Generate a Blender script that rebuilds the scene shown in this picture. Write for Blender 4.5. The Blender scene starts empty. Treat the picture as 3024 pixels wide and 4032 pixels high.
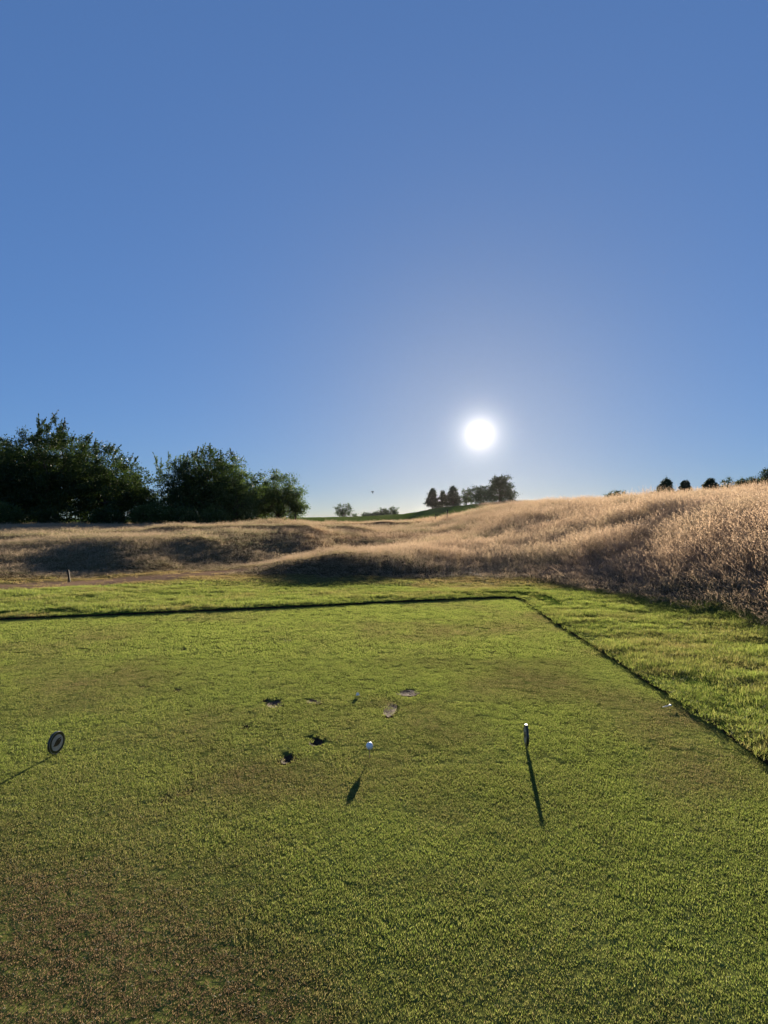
import bpy, math
import numpy as np

R = math.radians
rng = np.random.default_rng(11)
scene = bpy.context.scene
COL = scene.collection

# ------------------------------------------------------------------ camera
cam_data = bpy.data.cameras.new("camera")
cam_data.sensor_fit = 'VERTICAL'
cam_data.sensor_height = 36.0
cam_data.sensor_width = 27.0
cam_data.lens = 20.09
cam_data.clip_start = 0.05
cam_data.clip_end = 9000.0
cam = bpy.data.objects.new("camera", cam_data)
COL.objects.link(cam)
cam.location = (0.0, 0.0, 1.38)
cam.rotation_euler = (R(91.12), 0.0, 0.0)
scene.camera = cam

# ------------------------------------------------------------------ sky, sun, exposure
EXPOSURE = 1.8
SKY_STRENGTH = 0.2047 / 2 ** EXPOSURE
SUN_AZ, SUN_EL = R(9.54), R(8.77)          # azimuth clockwise from +Y
SUN = np.array([math.sin(SUN_AZ) * math.cos(SUN_EL), math.cos(SUN_AZ) * math.cos(SUN_EL), math.sin(SUN_EL)])
world = bpy.data.worlds.new("World")
scene.world = world
world.use_nodes = True
wn, wl = world.node_tree.nodes, world.node_tree.links
wn.clear()
w_out = wn.new('ShaderNodeOutputWorld')
sky = wn.new('ShaderNodeTexSky')
sky.sky_type = 'NISHITA'
sky.sun_disc = False
sky.sun_elevation = SUN_EL
sky.sun_rotation = SUN_AZ
sky.altitude = 0.0
sky.air_density = 0.5
sky.dust_density = 0.15
sky.ozone_density = 3.0
bg = wn.new('ShaderNodeBackground')
bg.inputs['Strength'].default_value = SKY_STRENGTH
# even out the sky's range as the photograph does: colour * luminance^-0.6
bw = wn.new('ShaderNodeRGBToBW'); wl.new(sky.outputs[0], bw.inputs[0])
pw = wn.new('ShaderNodeMath'); pw.operation = 'POWER'; pw.inputs[1].default_value = -0.6
wl.new(bw.outputs[0], pw.inputs[0])
sc_ = wn.new('ShaderNodeVectorMath'); sc_.operation = 'SCALE'
wl.new(sky.outputs[0], sc_.inputs[0]); wl.new(pw.outputs[0], sc_.inputs['Scale'])
wl.new(sc_.outputs[0], bg.inputs['Color'])
# the sun itself and the bright air round it, as it stands in the sky
tc = wn.new('ShaderNodeTexCoord')
dot = wn.new('ShaderNodeVectorMath'); dot.operation = 'DOT_PRODUCT'
dot.inputs[1].default_value = SUN
wl.new(tc.outputs['Generated'], dot.inputs[0])
ac = wn.new('ShaderNodeMath'); ac.operation = 'ARCCOSINE'
wl.new(dot.outputs['Value'], ac.inputs[0])
mr = wn.new('ShaderNodeMapRange'); mr.interpolation_type = 'SMOOTHSTEP'
mr.inputs['From Min'].default_value = R(1.3); mr.inputs['From Max'].default_value = R(0.3)
mr.inputs['To Min'].default_value = 0.0; mr.inputs['To Max'].default_value = 1.6
wl.new(ac.outputs[0], mr.inputs['Value'])
def w_exp(amp, sig):
    d = wn.new('ShaderNodeMath'); d.operation = 'DIVIDE'; d.inputs[1].default_value = -R(sig)
    wl.new(ac.outputs[0], d.inputs[0])
    e = wn.new('ShaderNodeMath'); e.operation = 'EXPONENT'
    wl.new(d.outputs[0], e.inputs[0])
    m = wn.new('ShaderNodeMath'); m.operation = 'MULTIPLY'; m.inputs[1].default_value = amp
    wl.new(e.outputs[0], m.inputs[0])
    return m
e1, e2 = w_exp(0.75, 0.90), w_exp(0.012, 7.0)
s1 = wn.new('ShaderNodeMath'); wl.new(mr.outputs[0], s1.inputs[0]); wl.new(e1.outputs[0], s1.inputs[1])
s2 = wn.new('ShaderNodeMath'); wl.new(s1.outputs[0], s2.inputs[0]); wl.new(e2.outputs[0], s2.inputs[1])
bg2 = wn.new('ShaderNodeBackground')
bg2.inputs['Color'].default_value = (1.0, 0.90, 0.74, 1)
wl.new(s2.outputs[0], bg2.inputs['Strength'])
wadd = wn.new('ShaderNodeAddShader')
wl.new(bg.outputs[0], wadd.inputs[0]); wl.new(bg2.outputs[0], wadd.inputs[1])
wl.new(wadd.outputs[0], w_out.inputs['Surface'])

sun_data = bpy.data.lights.new("sun", 'SUN')
sun_data.energy = 5.0
sun_data.angle = R(0.5)
sun_data.color = (1.0, 0.87, 0.68)
sun = bpy.data.objects.new("sun", sun_data)
COL.objects.link(sun)
sun.rotation_euler = (R(90.0) - SUN_EL, 0.0, R(180.0) - SUN_AZ)

vs = scene.view_settings
vs.view_transform = 'Standard'
vs.look = 'None'
vs.exposure = EXPOSURE
vs.gamma = 1.0
vs.use_curve_mapping = False
cy = scene.cycles
cy.max_bounces = 8
cy.diffuse_bounces = 4
cy.glossy_bounces = 2
cy.transmission_bounces = 4
cy.transparent_max_bounces = 4
cy.volume_bounces = 0
cy.use_denoising = True
cy.caustics_reflective = False
cy.caustics_refractive = False

# ------------------------------------------------------------------ helpers
def tag(o, label=None, cat=None, group=None, kind=None):
    if label: o["label"] = label
    if cat: o["category"] = cat
    if group: o["group"] = group
    if kind: o["kind"] = kind
    return o

def mesh_obj(name, verts, faces, mat, parent=None, smooth=False, attrs=None, link=True):
    """faces: list of tuples, or a list of integer arrays (n,k)"""
    me = bpy.data.meshes.new(name)
    verts = np.asarray(verts, dtype=np.float32)
    if isinstance(faces, list) and faces and isinstance(faces[0], np.ndarray):
        arrs = [f for f in faces if len(f)]
        loops = np.concatenate([f.ravel() for f in arrs]).astype(np.int32)
        sizes = np.concatenate([np.full(len(f), f.shape[1], dtype=np.int32) for f in arrs])
        starts = np.concatenate([[0], np.cumsum(sizes)[:-1]]).astype(np.int32)
        me.vertices.add(len(verts)); me.vertices.foreach_set("co", verts.ravel())
        me.loops.add(len(loops)); me.loops.foreach_set("vertex_index", loops)
        me.polygons.add(len(sizes)); me.polygons.foreach_set("loop_start", starts)
        me.update(calc_edges=True)
    else:
        me.from_pydata([tuple(map(float, v)) for v in verts], [], faces)
        me.update()
    if attrs:
        for k, (typ, arr) in attrs.items():
            a = me.attributes.new(k, typ, 'POINT')
            key = 'color' if typ == 'FLOAT_COLOR' else ('vector' if typ == 'FLOAT_VECTOR' else 'value')
            a.data.foreach_set(key, np.ascontiguousarray(arr, dtype=np.float32).ravel())
    if smooth:
        me.polygons.foreach_set("use_smooth", np.ones(len(me.polygons), dtype=bool))
    if mat: me.materials.append(mat)
    o = bpy.data.objects.new(name, me)
    if link: COL.objects.link(o)
    if parent: o.parent = parent
    return o

def empty(name, loc):
    o = bpy.data.objects.new(name, None)
    COL.objects.link(o); o.location = loc
    o.empty_display_size = 0.1
    return o

def hash2(ix, iy, seed):
    h = (ix.astype(np.int64) * 374761393 + iy.astype(np.int64) * 668265263 + seed * 974634777) & 0xffffffff
    h = ((h ^ (h >> 13)) * 1274126177) & 0xffffffff
    return ((h ^ (h >> 16)) & 0xffffff) / float(0xffffff)

def vnoise(x, y, seed=0):
    x = np.asarray(x, float); y = np.asarray(y, float)
    ix, iy = np.floor(x), np.floor(y)
    fx, fy = x - ix, y - iy
    fx = fx * fx * (3 - 2 * fx); fy = fy * fy * (3 - 2 * fy)
    a = hash2(ix, iy, seed); b = hash2(ix + 1, iy, seed)
    c = hash2(ix, iy + 1, seed); d = hash2(ix + 1, iy + 1, seed)
    return (a * (1 - fx) + b * fx) * (1 - fy) + (c * (1 - fx) + d * fx) * fy

def fbm(x, y, seed=0, octv=4):
    s, a, t = 0.0, 0.5, 0.0
    for i in range(octv):
        s = s + a * vnoise(x * 2 ** i + i * 17.3, y * 2 ** i - i * 9.1, seed + i); t += a; a *= 0.5
    return s / t

def smooth(a, b, x):
    t = np.clip((x - a) / (b - a), 0, 1)
    return t * t * (3 - 2 * t)

def in_poly(x, y, poly):
    x = np.asarray(x, float); y = np.asarray(y, float)
    r = np.zeros(x.shape, bool)
    n = len(poly)
    for i in range(n):
        x1, y1 = poly[i]; x2, y2 = poly[(i + 1) % n]
        if y1 == y2: continue
        c = ((y1 > y) != (y2 > y)) & (x < (x2 - x1) * (y - y1) / (y2 - y1) + x1)
        r ^= c
    return r

def dist_line(x, y, pts, closed=False):
    d = np.full(np.shape(x), 1e9)
    m = len(pts) if closed else len(pts) - 1
    for i in range(m):
        x1, y1 = pts[i]; x2, y2 = pts[(i + 1) % len(pts)]
        dx, dy = x2 - x1, y2 - y1
        t = np.clip(((x - x1) * dx + (y - y1) * dy) / (dx * dx + dy * dy + 1e-12), 0, 1)
        d = np.minimum(d, np.hypot(x - x1 - t * dx, y - y1 - t * dy))
    return d

# ------------------------------------------------------------------ materials
def new_mat(name):
    m = bpy.data.materials.new(name); m.use_nodes = True
    m.node_tree.nodes.clear()
    return m, m.node_tree.nodes, m.node_tree.links

def ramp(nodes, stops):
    r = nodes.new('ShaderNodeValToRGB')
    e = r.color_ramp.elements
    while len(e) > 1: e.remove(e[-1])
    e[0].position, e[0].color = stops[0][0], (*stops[0][1], 1)
    for p, c in stops[1:]:
        k = e.new(p); k.color = (*c, 1)
    return r

def mixc(nodes, links, a, b, fac, mode='MIX'):
    m = nodes.new('ShaderNodeMix'); m.data_type = 'RGBA'; m.blend_type = mode
    for key, v in ((6, a), (7, b), (0, fac)):
        if isinstance(v, (int, float)): m.inputs[key].default_value = v
        elif isinstance(v, tuple): m.inputs[key].default_value = (*v, 1)
        else: links.new(v, m.inputs[key])
    return m.outputs[2]

def blade_mat(name, green, dry, tip, trans=0.5, gloss=0.06, patch=None):
    """leafy/grassy surface: tint = per-blade random, hgt = height along blade,
    dry = per-tuft dryness from the instancer"""
    m, n, l = new_mat(name)
    out = n.new('ShaderNodeOutputMaterial')
    at = n.new('ShaderNodeAttribute'); at.attribute_name = 'tint'
    sep = n.new('ShaderNodeSeparateColor'); l.new(at.outputs['Color'], sep.inputs[0])
    di = n.new('ShaderNodeAttribute'); di.attribute_type = 'INSTANCER'; di.attribute_name = 'dry'
    g = ramp(n, green); l.new(sep.outputs[0], g.inputs[0])
    d = ramp(n, dry); l.new(sep.outputs[0], d.inputs[0])
    # individual blades dry out at different times
    off = n.new('ShaderNodeMath'); off.operation = 'MULTIPLY_ADD'
    l.new(sep.outputs[1], off.inputs[0]); off.inputs[1].default_value = 0.6; off.inputs[2].default_value = -0.3
    sm = n.new('ShaderNodeMath'); sm.use_clamp = True
    l.new(di.outputs['Fac'], sm.inputs[0]); l.new(off.outputs[0], sm.inputs[1])
    c = mixc(n, l, g.outputs[0], d.outputs[0], sm.outputs[0])
    if tip:
        c = mixc(n, l, c, tip, sep.outputs[2])
    dif = n.new('ShaderNodeBsdfDiffuse'); l.new(c, dif.inputs[0])
    tr = n.new('ShaderNodeBsdfTranslucent'); l.new(c, tr.inputs[0])
    mx = n.new('ShaderNodeMixShader'); mx.inputs[0].default_value = trans
    l.new(dif.outputs[0], mx.inputs[1]); l.new(tr.outputs[0], mx.inputs[2])
    gl = n.new('ShaderNodeBsdfGlossy'); gl.inputs['Roughness'].default_value = 0.45
    gl.inputs['Color'].default_value = (1, 1, 1, 1)
    m2 = n.new('ShaderNodeMixShader'); m2.inputs[0].default_value = gloss
    l.new(mx.outputs[0], m2.inputs[1]); l.new(gl.outputs[0], m2.inputs[2])
    l.new(m2.outputs[0], out.inputs[0])
    return m

def simple_mat(name, c1, c2, scale=8.0, rough=0.7, bump=0.0, spec=0.3, detail=4.0):
    m, n, l = new_mat(name)
    out = n.new('ShaderNodeOutputMaterial'); p = n.new('ShaderNodeBsdfPrincipled')
    t = n.new('ShaderNodeTexCoord'); no = n.new('ShaderNodeTexNoise')
    no.inputs['Scale'].default_value = scale; no.inputs['Detail'].default_value = detail
    l.new(t.outputs['Object'], no.inputs['Vector'])
    r = ramp(n, [(0.3, c1), (0.7, c2)]); l.new(no.outputs[0], r.inputs[0])
    l.new(r.outputs[0], p.inputs['Base Color'])
    p.inputs['Roughness'].default_value = rough
    p.inputs['Specular IOR Level'].default_value = spec
    if bump:
        b = n.new('ShaderNodeBump'); b.inputs['Strength'].default_value = bump; b.inputs['Distance'].default_value = 0.01
        l.new(no.outputs[0], b.inputs['Height']); l.new(b.outputs[0], p.inputs['Normal'])
    l.new(p.outputs[0], out.inputs[0])
    return m

def ground_mat():
    """colour per zone is stored on the vertices; the shader adds grain and mottling"""
    m, n, l = new_mat("ground_cover")
    out = n.new('ShaderNodeOutputMaterial'); p = n.new('ShaderNodeBsdfDiffuse')
    at = n.new('ShaderNodeAttribute'); at.attribute_name = 'cover'
    g = n.new('ShaderNodeNewGeometry')
    def noise(s, d):
        no = n.new('ShaderNodeTexNoise'); no.inputs['Scale'].default_value = s; no.inputs['Detail'].default_value = d
        l.new(g.outputs['Position'], no.inputs['Vector']); return no
    n1, n2 = noise(0.6, 6.0), noise(25.0, 5.0)
    r1 = ramp(n, [(0.3, (0.7, 0.72, 0.7)), (0.7, (1.25, 1.2, 1.15))]); l.new(n1.outputs[0], r1.inputs[0])
    r2 = ramp(n, [(0.3, (0.55, 0.55, 0.55)), (0.7, (1.3, 1.3, 1.3))]); l.new(n2.outputs[0], r2.inputs[0])
    c = mixc(n, l, at.outputs['Color'], r1.outputs[0], 1.0, 'MULTIPLY')
    c = mixc(n, l, c, r2.outputs[0], 1.0, 'MULTIPLY')
    l.new(c, p.inputs['Color'])
    b = n.new('ShaderNodeBump'); b.inputs['Strength'].default_value = 0.6; b.inputs['Distance'].default_value = 0.02
    l.new(n2.outputs[0], b.inputs['Height']); l.new(b.outputs[0], p.inputs['Normal'])
    l.new(p.outputs[0], out.inputs[0])
    return m

M_GROUND = ground_mat()
M_TEE = blade_mat("tee_turf_blade",
                  [(0.0, (0.105, 0.155, 0.024)), (0.5, (0.185, 0.240, 0.042)), (1.0, (0.310, 0.330, 0.090))],
                  [(0.0, (0.100, 0.066, 0.038)), (0.5, (0.170, 0.114, 0.062)), (1.0, (0.28, 0.195, 0.11))],
                  None, 0.68, 0.012)
M_ROUGH = blade_mat("border_turf_blade",
                    [(0.0, (0.065, 0.110, 0.018)), (0.5, (0.150, 0.200, 0.034)), (1.0, (0.290, 0.320, 0.075))],
                    [(0.0, (0.150, 0.120, 0.045)), (0.5, (0.240, 0.170, 0.070)), (1.0, (0.34, 0.24, 0.11))],
                    None, 0.68, 0.015)
M_FESCUE = blade_mat("fescue_stem",
                     [(0.0, (0.095, 0.110, 0.045)), (0.5, (0.19, 0.175, 0.085)), (1.0, (0.34, 0.29, 0.155))],
                     [(0.0, (0.17, 0.107, 0.064)), (0.5, (0.31, 0.202, 0.118)), (1.0, (0.48, 0.345, 0.21))],
                     (0.43, 0.31, 0.215), 0.6, 0.02)
M_SOIL = simple_mat("bare_soil", (0.018, 0.011, 0.007), (0.065, 0.042, 0.026), 40, 0.95, 0.8, 0.1)
M_SAND = simple_mat("sandy_soil", (0.045, 0.028, 0.017), (0.13, 0.082, 0.050), 60, 0.95, 0.8, 0.1)
M_BARK = simple_mat("bark", (0.030, 0.024, 0.018), (0.10, 0.085, 0.065), 6, 0.95, 0.8, 0.1)

def leaf_mat(name, a, b, c, trans=0.4):
    m, n, l = new_mat(name)
    out = n.new('ShaderNodeOutputMaterial')
    at = n.new('ShaderNodeAttribute'); at.attribute_name = 'tint'
    sep = n.new('ShaderNodeSeparateColor'); l.new(at.outputs['Color'], sep.inputs[0])
    r = ramp(n, [(0.0, a), (0.5, b), (1.0, c)]); l.new(sep.outputs[0], r.inputs[0])
    dif = n.new('ShaderNodeBsdfDiffuse'); l.new(r.outputs[0], dif.inputs[0])
    tr = n.new('ShaderNodeBsdfTranslucent'); l.new(r.outputs[0], tr.inputs[0])
    mx = n.new('ShaderNodeMixShader'); mx.inputs[0].default_value = trans
    l.new(dif.outputs[0], mx.inputs[1]); l.new(tr.outputs[0], mx.inputs[2])
    gl = n.new('ShaderNodeBsdfGlossy'); gl.inputs['Roughness'].default_value = 0.4
    m2 = n.new('ShaderNodeMixShader'); m2.inputs[0].default_value = 0.02
    l.new(mx.outputs[0], m2.inputs[1]); l.new(gl.outputs[0], m2.inputs[2])
    l.new(m2.outputs[0], out.inputs[0])
    return m
M_LEAF = leaf_mat("broad_leaf", (0.016, 0.030, 0.006), (0.030, 0.052, 0.010), (0.060, 0.085, 0.018))
M_LEAF2 = leaf_mat("young_leaf", (0.030, 0.055, 0.011), (0.055, 0.088, 0.018), (0.100, 0.135, 0.034), 0.5)
M_NEEDLE = leaf_mat("dark_needle", (0.018, 0.032, 0.014), (0.030, 0.050, 0.020), (0.050, 0.070, 0.028), 0.25)

# ------------------------------------------------------------------ terrain
CTRL = np.array([
    (-8, 2, .0), (0, 2, .0), (3, 2, .03), (-8, 8, .0), (-3, 8, .0), (0, 8, .0), (3.2, 8, .03), (-6, 10.5, .03),
    (0, 11.5, .03), (3, 11.5, .05), (-4, 12.5, .02), (-8, 12, .0), (-12, 12, .0), (-16, 12, .05), (3.4, 5, .03),
    (4.4, 6.5, .06), (4.3, 8.7, .06), (3.8, 10.6, .06), (3.2, 12.8, .07), (1.9, 14, .06), (0.2, 13.6, .05), (-2, 14, .04), (-5, 15, .02),
    (4.4, 4, .04), (4.4, 2, .04),
    # right-hand mound: (u, y, z) with u measured across the mound, see below
    *[(u + .168 * y, y, z) for u, y, z in (
        (-6, 15.3, .03), (-6, 17, .22), (-6, 19.5, .02), (-4, 14.4, .05), (-4, 16.2, .44), (-4, 20, .25), (-4, 23.5, .08),
        (-2, 14.0, .05), (-2, 16, .24), (-2, 21, .46), (-2, 25, .68), (-2, 29, .62),
        (0, 14, .06), (0, 16.5, .10), (0, 21, .40), (0, 25, .76), (0, 30, 1.2), (0, 36, 1.7), (0, 42, 2.15),
        (2.4, 10.6, .06), (2.4, 13, .13), (2.4, 17, .40), (2.4, 21, .76), (2.4, 25, 1.14), (2.4, 30, 1.7), (2.4, 36, 2.1), (2.4, 42, 2.5),
        (4, 7, .16), (4, 11, .36), (4, 14, .56), (4, 20, 1.02), (4, 26, 1.5), (4, 32, 2.0), (4, 40, 2.6),
        (5.5, 5, .62), (5.5, 8, .8), (5.5, 11, 1.0), (5.5, 14, 1.16), (5.5, 20, 1.55), (5.5, 26, 1.9), (5.5, 34, 2.3),
        (7, 3, 1.1), (7, 7, 1.3), (7, 11, 1.46), (7, 14, 1.57), (7, 20, 1.82), (7, 30, 2.3),
        (10, 3, 1.5), (10, 7, 1.6), (10, 14, 1.8), (10, 22, 2.05), (10, 30, 2.4), (14, 4, 1.8), (14, 14, 2.2), (14, 30, 2.8))],
    (-8, 16.3, .0), (-5, 20.5, .0), (-2, 27, .2), (1, 31, .6),
    (-10, 15.6, .03), (-12, 16, .2), (-14, 18, .45), (-9, 17.4, .06), (-9, 19.8, .70), (-6.5, 19.2, .06), (-6.5, 22, .72), (-3.5, 23, .1), (-3.5, 26, .74), (-15, 22, .72), (-10, 24, .80), (-6, 26, .80), (-3, 29, .74), (-20, 22, .75),
    (-20, 30, .95), (-10, 30, .95), (-4, 34, .93), (2, 34, .95), (4, 37, 1.2),
    (-25, 42, 1.05), (-12, 42, 1.03), (-6, 44, 1.03), (0, 45, 1.05), (5, 50, 1.5), (16, 50, 2.7), (25, 45, 2.9),
    (-35, 60, 1.1), (-20, 60, 1.1), (-8, 60, 1.12), (0, 60, 1.2), (6, 60, 1.6), (14, 60, 2.9), (30, 60, 3.4),
    (0, 80, 1.6), (-15, 80, 1.45), (6, 80, 2.3), (12, 80, 3.5), (25, 85, 4.6), (50, 90, 4.0),
    (10.3, 120, 4.5), (16.6, 120, 5.1), (24.4, 120, 5.7), (35, 120, 5.4), (3, 120, 2.75), (-12.6, 120, 2.45), (-40, 120, 2.3), (80, 120, 4.5),
    (-14, 200, 3.25), (4, 200, 3.35), (30, 200, 5.0), (-80, 200, 2.8), (130, 200, 4.5),
    (-200, 500, 2.0), (0, 500, 2.0), (250, 500, 2.5), (0, 2000, 0.0), (-1200, 2000, 0.0), (1200, 2000, 0.0)], float)
def warp(x, y):
    yy = np.maximum(y, 1.0) + 4.0
    return np.stack([np.clip(x / yy, -1.6, 1.6) * 2.2, np.log(yy) * 1.6], -1)
def tps_k(r2):
    return 0.5 * r2 * np.log(r2 + 1e-12)
_C = warp(CTRL[:, 0], CTRL[:, 1]); _n = len(_C)
_K = tps_k(((_C[:, None] - _C[None]) ** 2).sum(-1)) + 2e-4 * np.eye(_n)
_P = np.concatenate([np.ones((_n, 1)), _C], 1)
_A = np.zeros((_n + 3, _n + 3)); _A[:_n, :_n] = _K; _A[:_n, _n:] = _P; _A[_n:, :_n] = _P.T
_W = np.linalg.solve(_A, np.concatenate([CTRL[:, 2], np.zeros(3)]))
def tps(x, y):
    x = np.asarray(x, float); y = np.asarray(y, float)
    sh = x.shape; x = x.ravel(); y = y.ravel()
    o = np.empty(len(x))
    for i in range(0, len(x), 40000):
        q = warp(x[i:i + 40000], y[i:i + 40000])
        r2 = ((q[:, None] - _C[None]) ** 2).sum(-1)
        o[i:i + 40000] = tps_k(r2) @ _W[:_n] + _W[_n] + q @ _W[_n + 1:]
    return o.reshape(sh)

TEE = [(-14, 5.55), (-5.53, 8.23), (-1.6, 9.47), (2.12, 10.66), (2.42, 10.62), (2.50, 10.3), (2.40, 7.9), (2.36, 5.9), (2.22, 3.3), (2.10, 0.5), (2.0, -6), (-14, -6)]
MOWN = [(-40, -8), (5.2, -8), (5.0, 2), (4.72, 6.7), (4.55, 8.7), (4.02, 10.6), (3.4, 12.9), (1.96, 14.0), (.2, 13.8), (-2.1, 14.2),
        (-4.6, 15.4), (-4.0, 17.6), (-5.0, 17.3), (-7.65, 14.55), (-9.2, 13.7), (-13, 12.6), (-40, 8)]
PATH = [(-40, 6.2), (-13, 10.8), (-9.0, 12.15), (-7.2, 13.3), (-5.6, 14.9), (-4.5, 17.0)]

def tee_sd(x, y):                 # positive outside the tee
    d = dist_line(x, y, TEE, True)
    return np.where(in_poly(x, y, TEE), -d, d)
def mown_sd(x, y):                # positive inside the tall grass
    d = dist_line(x, y, MOWN, True)
    d = np.where(in_poly(x, y, MOWN), -d, d)
    return d + (fbm(x * 0.9, y * 0.9, 5, 3) - 0.5) * 0.5
def height(x, y):
    z = tps(x, y)
    sd = tee_sd(x, y)
    away = smooth(0.3, 2.5, sd)
    rough = smooth(-0.3, 1.5, mown_sd(x, y))
    dist = np.hypot(x, y)
    z = z * smooth(-1.0, 0.9, sd) + 0.022 * (1 - smooth(0.0, 1.6, sd))
    z = z + away * ((fbm(x * 0.55, y * 0.55, 3, 3) - .5) * (0.05 + 0.22 * rough) + (fbm(x * 2.2, y * 2.2, 9, 2) - .5) * (0.03 + 0.06 * rough))
    for (xa, xb, ya, yb, amp) in ((-13, -2.5, 29.0, 28.0, .30), (-10, -1.0, 36.5, 33.5, .32), (-12, 3, 47, 44, .35), (-9, -4.5, 24.2, 25.2, .18)):
        L = ya + (yb - ya) * (x - xa) / (xb - xa) + (fbm(x * .5, x * 0 + ya, 17, 2) - .5) * 2.0
        t = y - L
        z = z + amp * smooth(-.7, .7, t) * (1 - smooth(1.0, 6.0, t)) * smooth(xa - 1.5, xa + 2, x) * smooth(xb + 1.5, xb - 2, x)
    z = z + smooth(26, 36, dist) * (fbm(x * 0.13, y * 0.22, 14, 3) - .5) * 0.40 * (1 - smooth(70, 130, dist) * 0.6)
    return z
def ground_z(x, y):
    return float(height(np.array([float(x)]), np.array([float(y)]))[0])

def cover_colour(x, y):
    sd = mown_sd(x, y)
    dist = np.hypot(x, y)
    n = x.size
    green = np.array([0.055, 0.095, 0.016]); straw = np.array([0.19, 0.115, 0.06]); path = np.array([0.22, 0.145, 0.095])
    fair = np.array([0.085, 0.125, 0.028]); duff = np.array([0.075, 0.052, 0.028])
    c = np.tile(green, (n, 1))
    def blend(c, col, f): return c * (1 - f[:, None]) + col * f[:, None]
    # dry mown ground beyond the border, before the tall grass
    c = blend(c, np.array([0.15, 0.11, 0.045]), smooth(11.3, 13.6, y + 0.12 * x + (fbm(x, y, 31, 3) - .5) * 1.5) * 0.75)
    c = blend(c, path, smooth(1.35, 0.6, dist_line(x, y, PATH) + (fbm(x * 1.3, y * 1.3, 21, 3) - .5) * 0.9))
    c = blend(c, duff, smooth(-0.1, 0.5, sd) * smooth(30, 14, dist))
    c = blend(c, straw, smooth(-0.1, 0.5, sd) * smooth(14, 30, dist))
    # far fairway
    f = smooth(66, 76, y + (fbm(x * .05, y * .05, 41, 3) - .5) * 22) * smooth(15.5, 11.5, x - (y - 75) * .12)
    c = blend(c, fair, f)
    c = blend(c, fair, smooth(105, 112, y))
    return c

# ground: one sheet to the horizon, in rings that widen with distance
nr, na = 430, 760
rad = np.concatenate([[0.0], np.geomspace(0.6, 3500, nr - 1)])
half = np.concatenate([np.linspace(-R(65), R(65), 600), np.linspace(R(65), 2 * math.pi - R(65), na - 600 + 1)[1:-1]])
na = len(half)
gx = np.outer(rad, np.sin(half)); gy = np.outer(rad, np.cos(half))
gz = height(gx, gy)
sdg = tee_sd(gx, gy)
gz = np.where(sdg < 0.22, -0.10, gz - 0.004 * (sdg < 1.9))
gv = np.stack([gx.ravel(), gy.ravel(), gz.ravel()], -1)
ii = np.arange(nr - 1)[:, None] * na; jj = np.arange(na)[None]
j2 = (jj + 1) % na
gf = np.stack([(ii + jj), (ii + na + jj), (ii + na + j2), (ii + j2)], -1).reshape(-1, 4)[:, ::-1]
cc = cover_colour(gx.ravel(), gy.ravel())
tag(mesh_obj("ground", gv, [gf], M_GROUND, smooth=True, attrs={'cover': ('FLOAT_COLOR', np.concatenate([cc, np.ones((len(cc), 1))], 1))}), kind="structure")

# tee: a level sheet with the hollows knocked into it
DIVOTS = []   # x, y, rx, ry, depth, sandy, angle
def divot(x, y, rx, ry, dep, sandy, ang=0.0): DIVOTS.append((x, y, rx, ry, dep, sandy, ang))
divot(-.437, 3.68, .055, .080, .034, 0, .2)
divot(-.555, 3.43, .050, .105, .032, 0, -.5)
divot(-.83, 4.43, .085, .10, .016, 1, .3)
divot(-.545, 4.50, .075, .085, .012, 1, .5)
divot(.045, 4.32, .065, .20, .020, 1, -.1)
divot(.20, 4.72, .13, .10, .012, 1, .2)
divot(-.94, 4.52, .045, .05, .020, 0, .3)
divot(-.96, 3.95, .035, .05, .018, 0, .6)
divot(-2.05, 4.90, .04, .05, .015, 0, .8)
divot(-1.73, 4.80, .03, .05, .015, 0, .5)
divot(-1.03, 2.98, .03, .05, .016, 0, -.6)
divot(-1.10, 2.89, .03, .04, .016, 0, .2)
divot(-1.15, 6.85, .06, .09, .014, 0, .1)
divot(-1.55, 6.70, .05, .09, .016, 0, .4)
divot(1.22, 7.6, .05, .08, .014, 0, .0)
divot(-2.2, 6.3, .05, .10, .015, 0, -.3)
def divot_field(x, y):
    """0..1 mask of bare hollow and its depth"""
    m = np.zeros(np.shape(x)); dep = np.zeros(np.shape(x))
    for k, (cx, cy_, rx, ry, d, s, a) in enumerate(DIVOTS):
        near = (np.abs(x - cx) < .4) & (np.abs(y - cy_) < .4)
        if not near.any(): continue
        X = x[near] - cx; Y = y[near] - cy_
        u = (X * math.cos(a) + Y * math.sin(a)) / rx; v = (-X * math.sin(a) + Y * math.cos(a)) / ry
        q = np.hypot(u, v) + (fbm(x[near] * 22, y[near] * 22, 60 + k, 3) - .5) * 1.1
        f = smooth(1.05, 0.75, q)
        m[near] = np.maximum(m[near], f); dep[near] = np.maximum(dep[near], f * d)
    return m, dep
tx0, tx1, ty0, ty1 = -14.0, 2.7, -6.0, 10.9
fx = np.unique(np.concatenate([np.linspace(tx0, -3.2, 90), np.arange(-3.2, 1.5, .02), np.linspace(1.5, tx1, 40)]))
fy = np.unique(np.concatenate([np.linspace(ty0, 2.6, 60), np.arange(2.6, 5.2, .02), np.arange(5.2, 8.2, .03), np.linspace(8.2, ty1, 60)]))
X, Y = np.meshgrid(fx, fy)
dm, dd = divot_field(X, Y)
Z = -0.012 + (fbm(X * 1.3, Y * 1.3, 71, 3) - .5) * 0.014 - dd
keep = (tee_sd(X, Y) < 0.06)
idx = np.arange(X.size).reshape(X.shape)
q = np.stack([idx[:-1, :-1], idx[:-1, 1:], idx[1:, 1:], idx[1:, :-1]], -1).reshape(-1, 4)
q = q[keep.ravel()[q].all(1)]
used, inv = np.unique(q, return_inverse=True)
tv = np.stack([X.ravel(), Y.ravel(), Z.ravel()], -1)[used]
base = np.array([0.11, 0.125, 0.032]); soil = np.array([0.06, 0.04, 0.025])
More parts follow.
